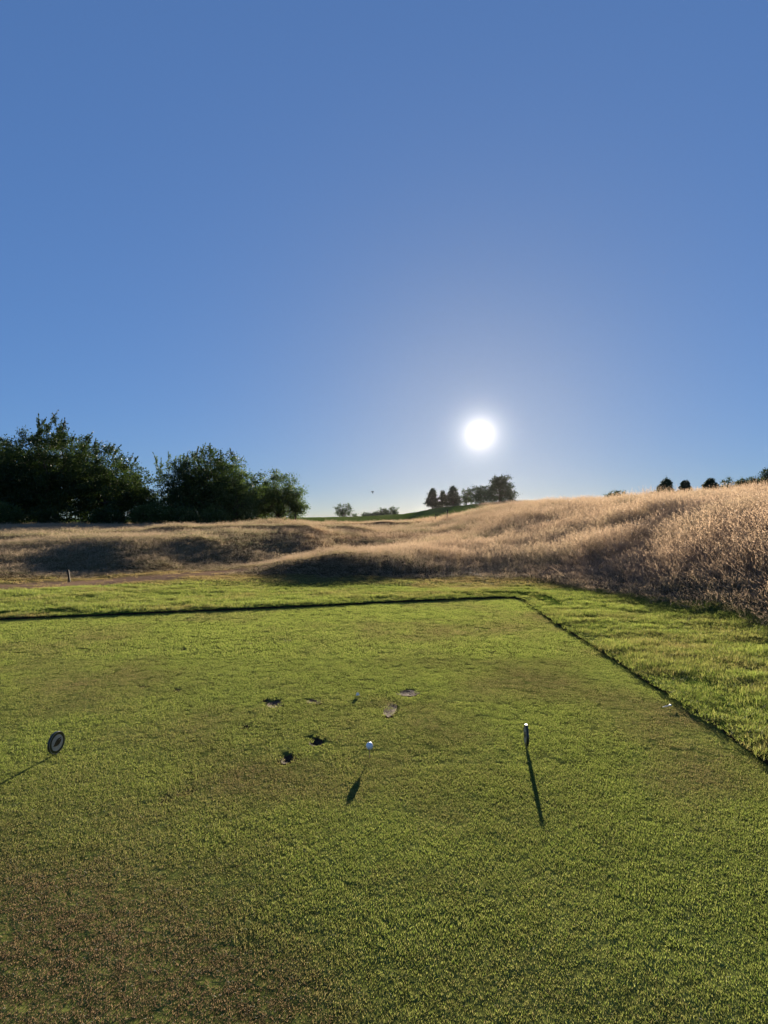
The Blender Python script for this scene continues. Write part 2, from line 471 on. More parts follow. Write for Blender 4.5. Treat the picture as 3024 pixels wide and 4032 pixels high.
tcol = base * (0.75 + 0.5 * fbm(tv[:, 0] * 3, tv[:, 1] * 3, 80, 3))[:, None]
tcol = tcol * (1 - dm.ravel()[used][:, None]) + soil * dm.ravel()[used][:, None]
tee = tag(mesh_obj("tee_ground", tv, [inv.reshape(-1, 4)], M_GROUND, smooth=True,
                   attrs={'cover': ('FLOAT_COLOR', np.concatenate([tcol, np.ones((len(tcol), 1))], 1))}), kind="structure")
for k, (cx, cy_, rx, ry, d, s, a) in enumerate(DIVOTS):
    # loose earth lying in each hollow
    nn, mm = 7, 16
    vv, ff = [(0, 0, 0)], []
    lr = np.random.default_rng(200 + k)
    for i in range(1, nn + 1):
        for j in range(mm):
            t = 2 * math.pi * j / mm; rr = i / nn * (0.82 + 0.22 * vnoise(np.array([3 * math.cos(t) + k * 5.]), np.array([3 * math.sin(t)]), 90)[0])
            px, py = rr * rx * math.cos(t), rr * ry * math.sin(t)
            px, py = px * math.cos(a) - py * math.sin(a), px * math.sin(a) + py * math.cos(a)
            vv.append((px, py, lr.uniform(-.003, .004) + (0.5 * d * (i / nn) ** 2)))
    for j in range(mm):
        ff.append((0, 1 + j, 1 + (j + 1) % mm))
        for i in range(nn - 1):
            A = 1 + i * mm
            ff.append((A + j, A + mm + j, A + mm + (j + 1) % mm, A + (j + 1) % mm))
    vv = [(a_ * .85, b_ * .85, c_) for a_, b_, c_ in vv]
    o = mesh_obj("divot", vv, ff, M_SAND if s else M_SOIL, parent=tee, smooth=True)
    o.location = (cx, cy_, -0.012 - d * .72)

# border: a lip of thicker turf cut cleanly along the edge of the tee
def border():
    edge = [(-14, 5.55), (-5.53, 8.23), (-1.6, 9.47), (2.12, 10.66), (2.42, 10.62), (2.50, 10.3), (2.40, 7.9), (2.36, 5.9), (2.22, 3.3), (2.10, 0.5), (2.0, -6)]
    P = []
    for (a, b), (c, d) in zip(edge[:-1], edge[1:]):
        m = max(2, int(math.hypot(c - a, d - b) / 0.05))
        for t in np.arange(m) / m: P.append((a + (c - a) * t, b + (d - b) * t))
    P.append(edge[-1]); P = np.array(P)
    T = np.gradient(P, axis=0)
    for _ in range(6): T[1:-1] = (T[:-2] + T[1:-1] * 2 + T[2:]) / 4
    T /= np.linalg.norm(T, axis=1)[:, None]
    N = np.stack([-T[:, 1], T[:, 0]], -1)              # away from the tee
    s = np.arange(len(P)) * .05
    wob = (fbm(s * 1.2, s * 0, 101, 4) - .5) * .11
    offs = [0.0, -0.005, 0.012, 0.06, 0.15, 0.32, 0.6, 1.0, 1.6]
    rows = []
    for k, o in enumerate(offs):
        q = P + N * (o + wob * (1 if o < .3 else 0.3))[:, None]
        if k == 0: z = np.full(len(q), -0.03)
        elif k == 1: z = 0.012 + 0.008 * vnoise(s * 9, s * 0, 103)
        else: z = height(q[:, 0], q[:, 1]) * 0 + 0.022 * smooth(-.02, .04, o) + (fbm(q[:, 0] * 3, q[:, 1] * 3, 107, 3) - .5) * .03 * smooth(0, .3, o) if o < .5 else height(q[:, 0], q[:, 1]) + (0.004 if o < 1.5 else -0.02)
        rows.append(np.column_stack([q, z]))
    V = np.concatenate(rows); m = len(P)
    i = np.arange(len(offs) - 1)[:, None] * m; j = np.arange(m - 1)[None]
    F = np.stack([i + j, i + j + 1, i + m + j + 1, i + m + j], -1).reshape(-1, 4)
    col = np.where((np.arange(len(V)) // m < 2)[:, None], np.array([0.045, 0.03, 0.018]), np.array([0.06, 0.095, 0.017]))
    tag(mesh_obj("turf_border", V, [F], M_GROUND, smooth=False, attrs={'cover': ('FLOAT_COLOR', np.concatenate([col, np.ones((len(V), 1))], 1))}), kind="structure")
border()

# ------------------------------------------------------------------ grass
def blades(n, area, h0, h1, w, lean, seed, segs=2, curve=0.5, colorpow=1.0, tipc=0.0):
    """n tapered bent blades rooted over a disc of radius `area`; returns V, faces, colours"""
    r = np.random.default_rng(seed)
    a = r.uniform(0, 2 * math.pi, n); q = area * np.sqrt(r.uniform(0, 1, n))
    root = np.stack([q * np.cos(a), q * np.sin(a), np.zeros(n)], -1)
    h = r.uniform(h0, h1, n); w = w * r.uniform(.7, 1.3, n)
    da = r.uniform(0, 2 * math.pi, n); le = np.abs(r.normal(0, lean, n))
    d = np.stack([np.cos(da), np.sin(da), np.zeros(n)], -1)
    sa = r.uniform(0, 2 * math.pi, n)
    side = np.stack([np.cos(sa), np.sin(sa), np.zeros(n)], -1)
    vs_, cs = [], []
    tint = r.uniform(0, 1, n) ** colorpow; dr = r.uniform(0, 1, n)
    for k in range(segs + 1):
        t = k / segs
        hor = le * h * (t * (1 - curve) + curve * t * t)
        p = root + d * hor[:, None] + np.array([0, 0, 1.0]) * (h * t * (1 - 0.25 * le * t * curve).clip(.2))[:, None]
        ww = w * (1 - t) ** 0.7 if k < segs else w * 0.0
        c = np.stack([tint, dr, np.full(n, tipc * t), np.ones(n)], -1)
        if k < segs:
            vs_ += [p - side * (ww / 2)[:, None], p + side * (ww / 2)[:, None]]; cs += [c, c]
        else:
            vs_ += [p]; cs += [c]
    V = np.concatenate(vs_); C = np.concatenate(cs)
    b = np.arange(n); F4 = []
    for k in range(segs - 1):
        F4.append(np.stack([b + 2 * k * n, b + (2 * k + 1) * n, b + (2 * k + 3) * n, b + (2 * k + 2) * n], -1))
    F3 = np.stack([b + (2 * segs - 2) * n, b + (2 * segs - 1) * n, b + 2 * segs * n], -1)
    return V, (np.concatenate(F4) if F4 else np.zeros((0, 4), int)), F3, C

def combine(parts):
    V, F4, F3, C, o = [], [], [], [], 0
    for v, f4, f3, c in parts:
        V.append(v); F4.append(f4 + o); F3.append(f3 + o); C.append(c); o += len(v)
    return np.concatenate(V), np.concatenate(F4), np.concatenate(F3), np.concatenate(C)

def proto(coll, name, parts, mat):
    V, F4, F3, C = combine(parts)
    o = mesh_obj(name, V, [F4.astype(np.int32), F3.astype(np.int32)], mat, attrs={'tint': ('FLOAT_COLOR', C)}, link=False)
    coll.objects.link(o)
    return o

def scatter(name, coll, pts, rot, scl, idx, dry, label, cat):
    n = len(pts)
    me = bpy.data.meshes.new(name)
    me.vertices.add(n); me.vertices.foreach_set("co", np.asarray(pts, np.float32).ravel())
    for k, t, arr in (('rot', 'FLOAT_VECTOR', rot), ('scl', 'FLOAT_VECTOR', scl), ('dry', 'FLOAT', dry)):
        a = me.attributes.new(k, t, 'POINT')
        a.data.foreach_set('vector' if t == 'FLOAT_VECTOR' else 'value', np.ascontiguousarray(arr, np.float32).ravel())
    a = me.attributes.new('pick', 'INT', 'POINT'); a.data.foreach_set('value', np.ascontiguousarray(idx, np.int32))
    me.update()
    o = bpy.data.objects.new(name, me); COL.objects.link(o)
    ng = bpy.data.node_groups.new(name + "_scatter", 'GeometryNodeTree')
    ng.interface.new_socket("Geometry", in_out='INPUT', socket_type='NodeSocketGeometry')
    ng.interface.new_socket("Geometry", in_out='OUTPUT', socket_type='NodeSocketGeometry')
    gi = ng.nodes.new('NodeGroupInput'); go = ng.nodes.new('NodeGroupOutput')
    ci = ng.nodes.new('GeometryNodeCollectionInfo')
    ci.inputs['Collection'].default_value = coll
    ci.inputs['Separate Children'].default_value = True
    ci.inputs['Reset Children'].default_value = True
    ip = ng.nodes.new('GeometryNodeInstanceOnPoints')
    ip.inputs['Pick Instance'].default_value = True
    def named(nm, typ):
        q = ng.nodes.new('GeometryNodeInputNamedAttribute'); q.data_type = typ; q.inputs['Name'].default_value = nm
        return q.outputs['Attribute']
    L = ng.links
    L.new(gi.outputs[0], ip.inputs['Points']); L.new(ci.outputs[0], ip.inputs['Instance'])
    L.new(named('pick', 'INT'), ip.inputs['Instance Index'])
    L.new(named('rot', 'FLOAT_VECTOR'), ip.inputs['Rotation'])
    L.new(named('scl', 'FLOAT_VECTOR'), ip.inputs['Scale'])
    L.new(ip.outputs[0], go.inputs[0])
    md = o.modifiers.new("scatter", 'NODES'); md.node_group = ng
    return tag(o, label, cat, kind="stuff")

def jitter_grid(x0, x1, y0, y1, s, seed):
    r = np.random.default_rng(seed)
    a, b = np.meshgrid(np.arange(x0, x1, s), np.arange(y0, y1, s))
    a = a.ravel() + r.uniform(-.5, .5, a.size) * s; b = b.ravel() + r.uniform(-.5, .5, b.size) * s
    return a, b, r
def in_view(x, y, m=1.5):
    return (np.abs(x) < 0.76 * y + m + 1.0) & (y > 0.3)

# --- tee turf, cut short
def tee_dry(x, y):
    d = 0.17 + (fbm(x * 0.8, y * 0.8, 301, 4) - .5) * 1.1 + (fbm(x * 4, y * 4, 305, 3) - .5) * .55
    for cx, cy_, r, a in ((-1.15, 1.60, .62, 1.0), (-.72, 1.52, .42, .75), (-1.5, 2.1, .4, .4), (-.3, 1.55, .3, .4), (1.75, 3.25, .45, .5), (2.15, 4.2, .35, .45), (1.95, 2.6, .4, .3),
                          (1.4, 4.6, .6, .25), (2.2, 6.2, .5, .4), (2.3, 8.5, .5, .35), (-2.3, 4.6, .7, .15), (1.3, 2.55, .4, .25),
                          (1.45, 3.45, .2, -.6), (1.05, 4.15, .25, -.5), (1.9, 2.75, .3, -.35), (1.5, 1.6, .8, -.35), (-.2, 2.3, .5, -.2), (-2.4, 3.4, .6, -.25)):
        d = d + a * np.exp(-((x - cx) ** 2 + (y - cy_) ** 2) / (r * r))
    return np.clip(d, 0, 1.35)
cA = bpy.data.collections.new("tee_turf_tufts")
for k in range(6):
    proto(cA, "turf_tuft_a%d" % k, [blades(180, .055, .0052, .0095, .0018, .8, 400 + k)], M_TEE)
for k in range(6):
    proto(cA, "turf_tuft_b%d" % k, [blades(140, .085, .007, .013, .0036, .32, 420 + k)], M_TEE)
def tee_scatter():
    xs, ys, ks = [], [], []
    for (y0, y1, s, kb) in ((0.4, 3.3, .055, 0), (3.3, 6.0, .068, 0), (6.0, 10.9, .105, 6)):
        a, b, r = jitter_grid(-9, 2.6, y0, y1, s, int(y0 * 100))
        m = in_view(a, b, .8) & (tee_sd(a, b) < -0.01)
        a, b = a[m], b[m]
        dmask, _ = divot_field(a, b)
        m = dmask < np.where(r.uniform(0, 1, len(a)) < .10, 1.1, .30)
        a, b = a[m], b[m]
        xs.append(a); ys.append(b); ks.append(r.integers(0, 6, len(a)) + kb)
    x, y, k = map(np.concatenate, (xs, ys, ks))
    r = np.random.default_rng(5)
    n = len(x)
    z = -0.013 + (fbm(x * 1.3, y * 1.3, 71, 3) - .5) * 0.014
    d = tee_dry(x, y)
    sc = r.uniform(.85, 1.15, n)[:, None] * np.ones((1, 3))
    sc[:, 2] *= (0.75 + 0.6 * fbm(x * 5, y * 5, 310, 3)) * (1.15 - .40 * np.clip(d, 0, 1))
    rot = np.stack([np.zeros(n), np.zeros(n), r.uniform(0, 6.28, n)], -1)
    scatter("tee_grass", cA, np.stack([x, y, z], -1), rot, sc, k, d, "close-cut green and brown grass covering the tee", "grass")
tee_scatter()

# --- thicker mown grass round the tee
cB = bpy.data.collections.new("border_tufts")
for k in range(6):
    proto(cB, "border_tuft_a%d" % k, [blades(90, .075, .022, .052, .0037, .75, 500 + k, 3)], M_ROUGH)
for k in range(4):
    proto(cB, "border_tuft_b%d" % k, [blades(70, .14, .025, .06, .007, 1.0, 520 + k, 2)], M_ROUGH)
def border_scatter():
    xs, ys, ks = [], [], []
    for (x0, x1, y0, y1, s, kb) in ((1.9, 6.0, 0.6, 9.0, .062, 0), (-11, 6, 7.0, 12.3, .085, 0), (-16, 6, 12.3, 18, .14, 6), (1.9, 6, 9.0, 9.0001, .05, 0)):
        a, b, r = jitter_grid(x0, x1, y0, y1, s, int(y0 * 77 + s * 1000))
        sdt = tee_sd(a, b); sdm = mown_sd(a, b)
        m = in_view(a, b) & (sdt > 0.0) & (sdm < 0.35)
        m &= ~((x0 == -11) & (a > 1.9) & (b < 9.0))
        pth = smooth(1.4, 0.6, dist_line(a, b, PATH) + (fbm(a * 1.3, b * 1.3, 21, 3) - .5) * .9)
        m &= r.uniform(0, 1, len(a)) > pth * .93
        a, b = a[m], b[m]
        xs.append(a); ys.append(b); ks.append(r.integers(0, 6 if kb == 0 else 4, len(a)) + kb)
    x, y, k = map(np.concatenate, (xs, ys, ks))
    r = np.random.default_rng(6); n = len(x)
    sd = tee_sd(x, y)
    z = height(x, y) - .004
    z = np.where(sd < .5, 0.020 + (fbm(x * 3, y * 3, 107, 3) - .5) * .03 * smooth(0, .3, sd), z)
    dry = 0.10 + (fbm(x * 1.2, y * 1.2, 330, 4) - .5) * 1.2 + .5 * (fbm(x * 5, y * 5, 333, 2) - .5)
    dry += smooth(11.3, 13.6, y + 0.12 * x + (fbm(x, y, 31, 3) - .5) * 1.5) * .75
    dry += smooth(1.7, .5, dist_line(x, y, PATH)) * .5
    dry = np.clip(dry, 0, 1)
    hs_ = 0.12 + 1.55 * fbm(x * 2.4, y * 4.2, 340, 3) ** 1.15
    hs_ *= 1 - .45 * smooth(10.8, 12.5, y + .2 * x)
    hs_ *= np.where((sd < .10), .65, 1.0)
    sc = r.uniform(.85, 1.2, n)[:, None] * np.stack([np.ones(n), np.ones(n), hs_], -1)
    rot = np.stack([r.normal(0, .12, n), r.normal(0, .12, n), r.uniform(0, 6.28, n)], -1)
    scatter("border_grass", cB, np.stack([x, y, z], -1), rot, sc, k, dry, "thick bright green mown grass bordering the tee", "grass")
border_scatter()

# --- tall dry fescue
def fescue_parts(nst, nbl, area, h0, h1, seed, sw=.0030, hw=.010, heads=5, acc=0):
    r = np.random.default_rng(seed)
    parts = []
    V, F4, F3, C = blades(nst, area, h0, h1, sw, .28, seed, 4, .75, tipc=.35)
    parts.append((V, F4, F3, C))
    n = nst
    tip = V[8 * n:9 * n]; prev = (V[6 * n:7 * n] + V[7 * n:8 * n]) / 2
    ax = tip - prev
    L = np.linalg.norm(ax, axis=1, keepdims=True); ax = ax / L
    for j in range(heads):                     # spikelets of the seed head
        t = 0.25 + 0.85 * j / heads
        c = prev + (tip - prev) * t
        a = r.uniform(0, 6.28, n)
        out = np.stack([np.cos(a), np.sin(a), np.zeros(n)], -1)
        d = ax * r.uniform(.8, 1.1, n)[:, None] + out * r.uniform(.15, .5, n)[:, None]
        d /= np.linalg.norm(d, axis=1, keepdims=True)
        sd_ = np.cross(d, r.normal(0, 1, (n, 3))); sd_ /= np.linalg.norm(sd_, axis=1, keepdims=True)
        ln = r.uniform(.025, .055, n)[:, None]
        w = hw * r.uniform(.6, 1.2, n)[:, None]
        p0 = c; p1 = c + d * ln * .45 + sd_ * w * .5; p2 = c + d * ln; p3 = c + d * ln * .45 - sd_ * w * .5
        Vq = np.concatenate([p0, p1, p2, p3]); b = np.arange(n)
        Fq = np.stack([b, b + n, b + 2 * n, b + 3 * n], -1)
        Cq = np.stack([r.uniform(0, 1, n), r.uniform(0, 1, n), r.uniform(.45, 1, n), np.ones(n)], -1)
        parts.append((Vq, Fq, np.zeros((0, 3), int), np.tile(Cq, (4, 1))))
    if acc:                                     # a few coarse pale stalks with heavy nodding heads
        for q in range(2):
            Va, F4a, F3a, Ca = blades(acc, area, h0 * 1.05, h1 * 1.18, sw * 2.4, .65, seed + 90 + q, 4, .95, tipc=1.0)
            Ca[:, 2] = np.maximum(Ca[:, 2], .55); Ca[:, 0] = .9
            # thicken the upper third into the head
            for lv in (2, 3):
                l_, r_ = Va[2 * lv * acc:(2 * lv + 1) * acc].copy(), Va[(2 * lv + 1) * acc:(2 * lv + 2) * acc].copy()
                mid = (l_ + r_) / 2; k_ = 2.6 if lv == 3 else 1.2
                Va[2 * lv * acc:(2 * lv + 1) * acc] = mid + (l_ - mid) * k_; Va[(2 * lv + 1) * acc:(2 * lv + 2) * acc] = mid + (r_ - mid) * k_
            parts.append((Va, F4a, F3a, Ca))
    if nbl:
        parts.append(blades(nbl, area * 1.1, h0 * .35, h1 * .62, sw * 1.5, .55, seed + 50, 3, .8))
    return parts
cF = bpy.data.collections.new("fescue_tufts")
for k in range(8):
    proto(cF, "fescue_a%d" % k, fescue_parts(24, 18, .16, .62, 1.0, 600 + k, .0042, .013, 5, (1, 2, 0, 3, 1, 2, 0, 1)[k]), M_FESCUE)
for k in range(5):
    proto(cF, "fescue_b%d" % k, fescue_parts(34, 40, .34, .55, 1.0, 640 + k, .007, .022, 3), M_FESCUE)
for k in range(4):
    proto(cF, "fescue_c%d" % k, fescue_parts(40, 40, .85, .5, 1.0, 680 + k, .020, .05, 2), M_FESCUE)
def fescue_scatter():
    xs, ys, ks = [], [], []
    for (x0, x1, y0, y1, s, kb, kn) in ((2.8, 20, 1.0, 13, .165, 0, 8), (-22, 24, 13, 22, .215, 0, 8), (-34, 40, 22, 42, .42, 8, 5), (-60, 70, 42, 80, 1.05, 13, 4), (8, 60, 80, 108, 1.6, 13, 4)):
        a, b, r = jitter_grid(x0, x1, y0, y1, s, int(y0 * 31 + 3))
        m = in_view(a, b, 2.0) & (mown_sd(a, b) > 0.0 + r.uniform(0, .25, len(a)))
        f = smooth(66, 76, b + (fbm(a * .05, b * .05, 41, 3) - .5) * 22) * smooth(15.5, 11.5, a - (b - 75) * .12)
        m &= f < .4
        a, b = a[m], b[m]
        xs.append(a); ys.append(b); ks.append(r.integers(0, kn, len(a)) + kb)
    x, y, k = map(np.concatenate, (xs, ys, ks))
    r = np.random.default_rng(8); n = len(x)
    z = height(x, y) - .015
    # tall on the right-hand mound, shorter over the hollow and the field
    mound = smooth(-4.0, 5.0, x - .168 * y) * smooth(55, 30, y)
    hh = .26 - .06 * smooth(-2, -5, x) * smooth(38, 30, y) + .40 * mound + .04 * smooth(26, 40, y)
    hh *= (0.45 + 1.05 * fbm(x * .9, y * .9, 350, 4)) * r.uniform(.75, 1.2, n)
    edge = mown_sd(x, y)
    hh *= .30 + .70 * smooth(0, 3.0, edge)
    dry = .50 + (fbm(x * .45, y * .45, 360, 4) - .5) * 2.4 + .25 * smooth(0, 5, x)
    dry -= .62 * smooth(-2, -6, x) * smooth(36, 24, y)
    dry -= .8 * smooth(1.3, 0, edge)
    dry -= .35 * smooth(-7, -11, x) * smooth(75, 50, y)
    dry = np.clip(dry + r.normal(0, .22, n), 0, 1)
    hh *= 1 + .18 * smooth(4.5, 6.5, x) * smooth(15, 10, y)
    sc = np.stack([r.uniform(.85, 1.25, n), r.uniform(.85, 1.25, n), hh], -1)
    sc[:, :2] *= np.where(k[:, None] < 8, np.clip(hh[:, None] * 1.5, .7, 1.2), 1)
    rot = np.stack([r.normal(0, .10, n), r.normal(.04, .10, n), r.uniform(0, 6.28, n)], -1)
    scatter("tall_grass", cF, np.stack([x, y, z], -1), rot, sc, k, dry, "tall dry golden-brown grass with seed heads covering mound and field", "grass")
    print("fescue tufts", n)
fescue_scatter()
# ------------------------------------------------------------------ trees
def tube(path, radii, sides=7):
    path = np.asarray(path, float); m = len(path)
    T = np.gradient(path, axis=0); T /= np.linalg.norm(T, axis=1)[:, None] + 1e-9
    up = np.array([0.3, 1.0, 0.2]); V = []
    for p, t, r in zip(path, T, radii):
        a = np.cross(t, up); a /= np.linalg.norm(a) + 1e-9; b = np.cross(t, a)
        for k in range(sides):
            an = 2 * math.pi * k / sides
            V.append(p + r * (math.cos(an) * a + math.sin(an) * b))
    F = []
    for i in range(m - 1):
        for k in range(sides):
            F.append((i * sides + k, i * sides + (k + 1) % sides, (i + 1) * sides + (k + 1) % sides, (i + 1) * sides + k))
    return np.array(V), np.array(F, np.int32)

def leaves(P, D, size, r, ratio=.5):
    """one pointed leaf face at every P, long axis near D"""
    n = len(P)
    d = D + r.normal(0, .55, (n, 3)); d /= np.linalg.norm(d, axis=1, keepdims=True) + 1e-9
    s = np.cross(d, r.normal(0, 1, (n, 3))); s /= np.linalg.norm(s, axis=1, keepdims=True) + 1e-9
    L = size * r.uniform(.65, 1.3, n)[:, None]; W = L * ratio
    q = np.stack([P - d * L * .5, P + s * W * .5, P + d * L * .5, P - s * W * .5], 1).reshape(-1, 3)
    return q, np.arange(4 * n).reshape(-1, 4)

GS_ = 1.43      # the grove stands some sixty metres off
def grove(name, label, x, y, lobes, leaf=.16, clump=.42, shoots=(), trunk_r=.16, **kw):
    k = GS_
    return tree(name, label, x * k, y * k, [tuple(v * k for v in l) for l in lobes], leaf=leaf * 1.25, clump=clump * k, trunk_r=trunk_r * k,
                shoots=[(a * k, b * k, c * k, d * k, e) for a, b, c, d, e in shoots], **kw)

def tree(name, label, x, y, lobes, leaf=.16, dens=1.0, mat=None, group=None, cat="tree", shoots=(), trunk_r=.16, seed=0, fill=1.0, clump=.42, bare=0.0, dz=0.0):
    """lobes: (dx, dy, zc, rx, ry, rz) in metres from the foot; shoots: (dx, dy, z0, length, lean_x)"""
    r = np.random.default_rng(1000 + seed)
    z0 = ground_z(x, y) + dz
    root = empty(name, (x, y, z0)); tag(root, label, cat, group)
    P, D = [], []
    tubes = []
    top = max(l[2] + l[5] * .5 for l in lobes)
    tr = [(0, 0, -.15), (r.normal(0, .03), r.normal(0, .03), top * .3), (r.normal(0, .10), r.normal(0, .1), top * .62), (lobes[0][0] * .5, lobes[0][1] * .5, top * .9)]
    tubes.append(tube(tr, [trunk_r * 1.25, trunk_r, trunk_r * .65, trunk_r * .2]))
    for (dx, dy, zc, rx, ry, rz) in lobes:
        zt = max(.2, min(zc * .55, top * .5)); st = np.array([np.interp(zt, [p[2] for p in tr], [p[q_] for p in tr]) for q_ in range(3)])
        en = np.array([dx, dy, zc])
        md = (st + en) / 2 + np.array([0, 0, rz * .15])
        tubes.append(tube([st, md, en], [trunk_r * .55, trunk_r * .38, trunk_r * .2], 5))
        area = (rx * ry + rx * rz + ry * rz)
        nc = int(max(10, 15.0 * area * dens / (clump / .42) ** 2))
        u = r.normal(0, 1, (nc, 3)); u /= np.linalg.norm(u, axis=1, keepdims=True)
        bump = 0.80 + 0.36 * r.uniform(0, 1, nc) ** 1.5
        rr = np.where(r.uniform(0, 1, nc) < .72, bump, r.uniform(.25, .85, nc))
        c = np.array([dx, dy, zc]) + u * rr[:, None] * np.array([rx, ry, rz])
        c = c[c[:, 2] > 0.05]
        per = int(max(8, 40 * fill * (clump / .16 * .16 / leaf) ** 1.0 * .42))
        csz = clump * r.uniform(.55, 1.25, len(c))
        pts = (c[:, None] + r.normal(0, 1, (len(c), per, 3)) * (csz[:, None, None] * np.array([.5, .5, .36]))).reshape(-1, 3)
        dd = np.repeat(u[:len(c)], per, 0) * .7 + np.array([0, 0, -.15])
        P.append(pts); D.append(dd)
        for j in r.choice(len(c), min(7, len(c)), replace=False):
            tubes.append(tube([en, (en + c[j]) / 2, c[j]], [trunk_r * .25, trunk_r * .14, trunk_r * .05], 4))
    for (dx, dy, zs, ln, lean) in shoots:                      # leafy wands standing above the crown
        t = np.linspace(0, 1, 7)[:, None]
        pth = np.concatenate([dx + lean * ln * t ** 1.6, dy + 0 * t, zs + ln * t * (1 - .12 * abs(lean) * t)], 1)
        tubes.append(tube(pth, np.linspace(.028, .007, 7), 4))
        lb = min(lobes, key=lambda l: (l[0] - dx) ** 2 + (l[1] - dy) ** 2 + (l[2] - zs) ** 2)
        lc = np.array(lb[:3]); tubes.append(tube([lc, (lc + pth[0]) / 2, pth[0]], [.05, .04, .03], 4))
        m = int(ln * 34)
        tt = r.uniform(0, 1, m)
        p = np.stack([np.interp(tt, t[:, 0], pth[:, k]) for k in range(3)], -1)
        p += r.normal(0, 1, (m, 3)) * (.11 * (1.1 - tt))[:, None]
        P.append(p); D.append(np.tile([lean * .8, 0, .9], (m, 1)))
        for q in range(max(2, int(ln * 3))):                   # side twigs
            s0 = r.uniform(.1, .75); b0 = np.array([np.interp(s0, t[:, 0], pth[:, k]) for k in range(3)])
            sl = ln * r.uniform(.15, .35) * (1 - s0 * .5); di = np.array([r.choice([-1, 1]) * r.uniform(.4, .9) + lean, r.uniform(-.7, .7), 1.0]); di /= np.linalg.norm(di)
            tubes.append(tube([b0, b0 + di * sl * .5, b0 + di * sl], [.012, .009, .004], 3))
            mm = int(sl * 40); t2 = r.uniform(0, 1, mm)[:, None]
            P.append(b0 + di * sl * t2 + r.normal(0, .07, (mm, 3))); D.append(np.tile(di, (mm, 1)))
    V, F, o = [], [], 0
    for v, f in tubes:
        V.append(v); F.append(f + o); o += len(v)
    mesh_obj("trunk", np.concatenate(V), [np.concatenate(F)], M_BARK, parent=root, smooth=True)
    P = np.concatenate(P); D = np.concatenate(D)
    if bare: 
        k = r.uniform(0, 1, len(P)) > bare; P, D = P[k], D[k]
    Vq, Fq = leaves(P, D, leaf, r)
    n = len(P)
    tint = np.clip(r.uniform(0, 1, n) * .6 + .55 * vnoise(P[:, 0] * 1.3 + seed, P[:, 2] * 1.3 + P[:, 1], 77) - .08, 0, 1)
    C = np.repeat(np.stack([tint, r.uniform(0, 1, n), np.zeros(n), np.ones(n)], -1), 4, 0)
    mesh_obj("crown", Vq, [Fq.astype(np.int32)], mat or M_LEAF, parent=root, attrs={'tint': ('FLOAT_COLOR', C)})
    return root

def conifer(name, label, x, y, h, rad, seed, leaf=.28, mat=None, stem=.12, group=None, ragged=.2, top_lobe=0.0, dens=1.0, lean=0.0, dz=0.0):
    r = np.random.default_rng(2000 + seed)
    z0 = ground_z(x, y) + dz
    root = empty(name, (x, y, z0)); tag(root, label, "tree", group)
    tubes = [tube([(0, 0, -.2), (lean * h * .2, 0, h * .4), (lean * h * .5, 0, h * .75), (lean * h, 0, h * .98)], [h * .028, h * .022, h * .012, h * .003])]
    P, D = [], []
    nb = int(34 * dens * h / 4)
    for k in range(nb):
        t = stem + (1 - stem) * r.uniform(0, 1) ** .85
        a = r.uniform(0, 6.28)
        prof = (1 - t) ** (.85 - top_lobe * .4) * (1 - .15 * max(0, .3 - (t - stem)) / .3)
        ln = rad * prof * r.uniform(1 - ragged * 1.6, 1 + ragged) + .05
        b = np.array([lean * h * t, 0, h * t]); d = np.array([math.cos(a), math.sin(a), r.uniform(-.28, .12)])
        e = b + d * ln
        tubes.append(tube([b, (b + e) / 2 + [0, 0, .05 * ln], e], [h * .007, h * .005, h * .002], 4))
        m = int(60 * dens * (.3 + ln / rad))
        u = r.uniform(.1, 1.05, m)[:, None]
        p = b + (e - b) * u + r.normal(0, 1, (m, 3)) * np.array([.16, .16, .13]) * rad * .85 * (1.15 - .45 * u)
        P.append(p); D.append(np.tile(d * .7 + [0, 0, -.25], (m, 1)))
    m = int(60 * dens); u = r.uniform(.7, 1.0, m)
    P.append(np.stack([lean * h * u + r.normal(0, .10 * rad, m) * (1.2 - u) * 2, r.normal(0, .10 * rad, m) * (1.2 - u) * 2, h * u], -1)); D.append(np.tile([0, 0, .9], (m, 1)))
    V, F, o = [], [], 0
    for v, f in tubes: V.append(v); F.append(f + o); o += len(v)
    mesh_obj("trunk", np.concatenate(V), [np.concatenate(F)], M_BARK, parent=root, smooth=True)
    P = np.concatenate(P); D = np.concatenate(D)
    Vq, Fq = leaves(P, D, leaf, r); n = len(P)
    C = np.repeat(np.stack([r.uniform(0, 1, n), r.uniform(0, 1, n), np.zeros(n), np.ones(n)], -1), 4, 0)
    mesh_obj("crown", Vq, [Fq.astype(np.int32)], mat or M_NEEDLE, parent=root, attrs={'tint': ('FLOAT_COLOR', C)})
    return root

GL = "trees of the grove on the left"
def wands(x0, x1, z0, z1, n, l0, l1, lean, seed):
    r = np.random.default_rng(seed)
    xs = np.linspace(x0, x1, n) + r.normal(0, .15, n)
    return [(float(a), float(r.uniform(-1, 1)), float(z0 + (z1 - z0) * k / max(1, n - 1) + r.normal(0, .15)), float(r.uniform(l0, l1)), float(lean + r.normal(0, .22))) for k, a in enumerate(xs)]
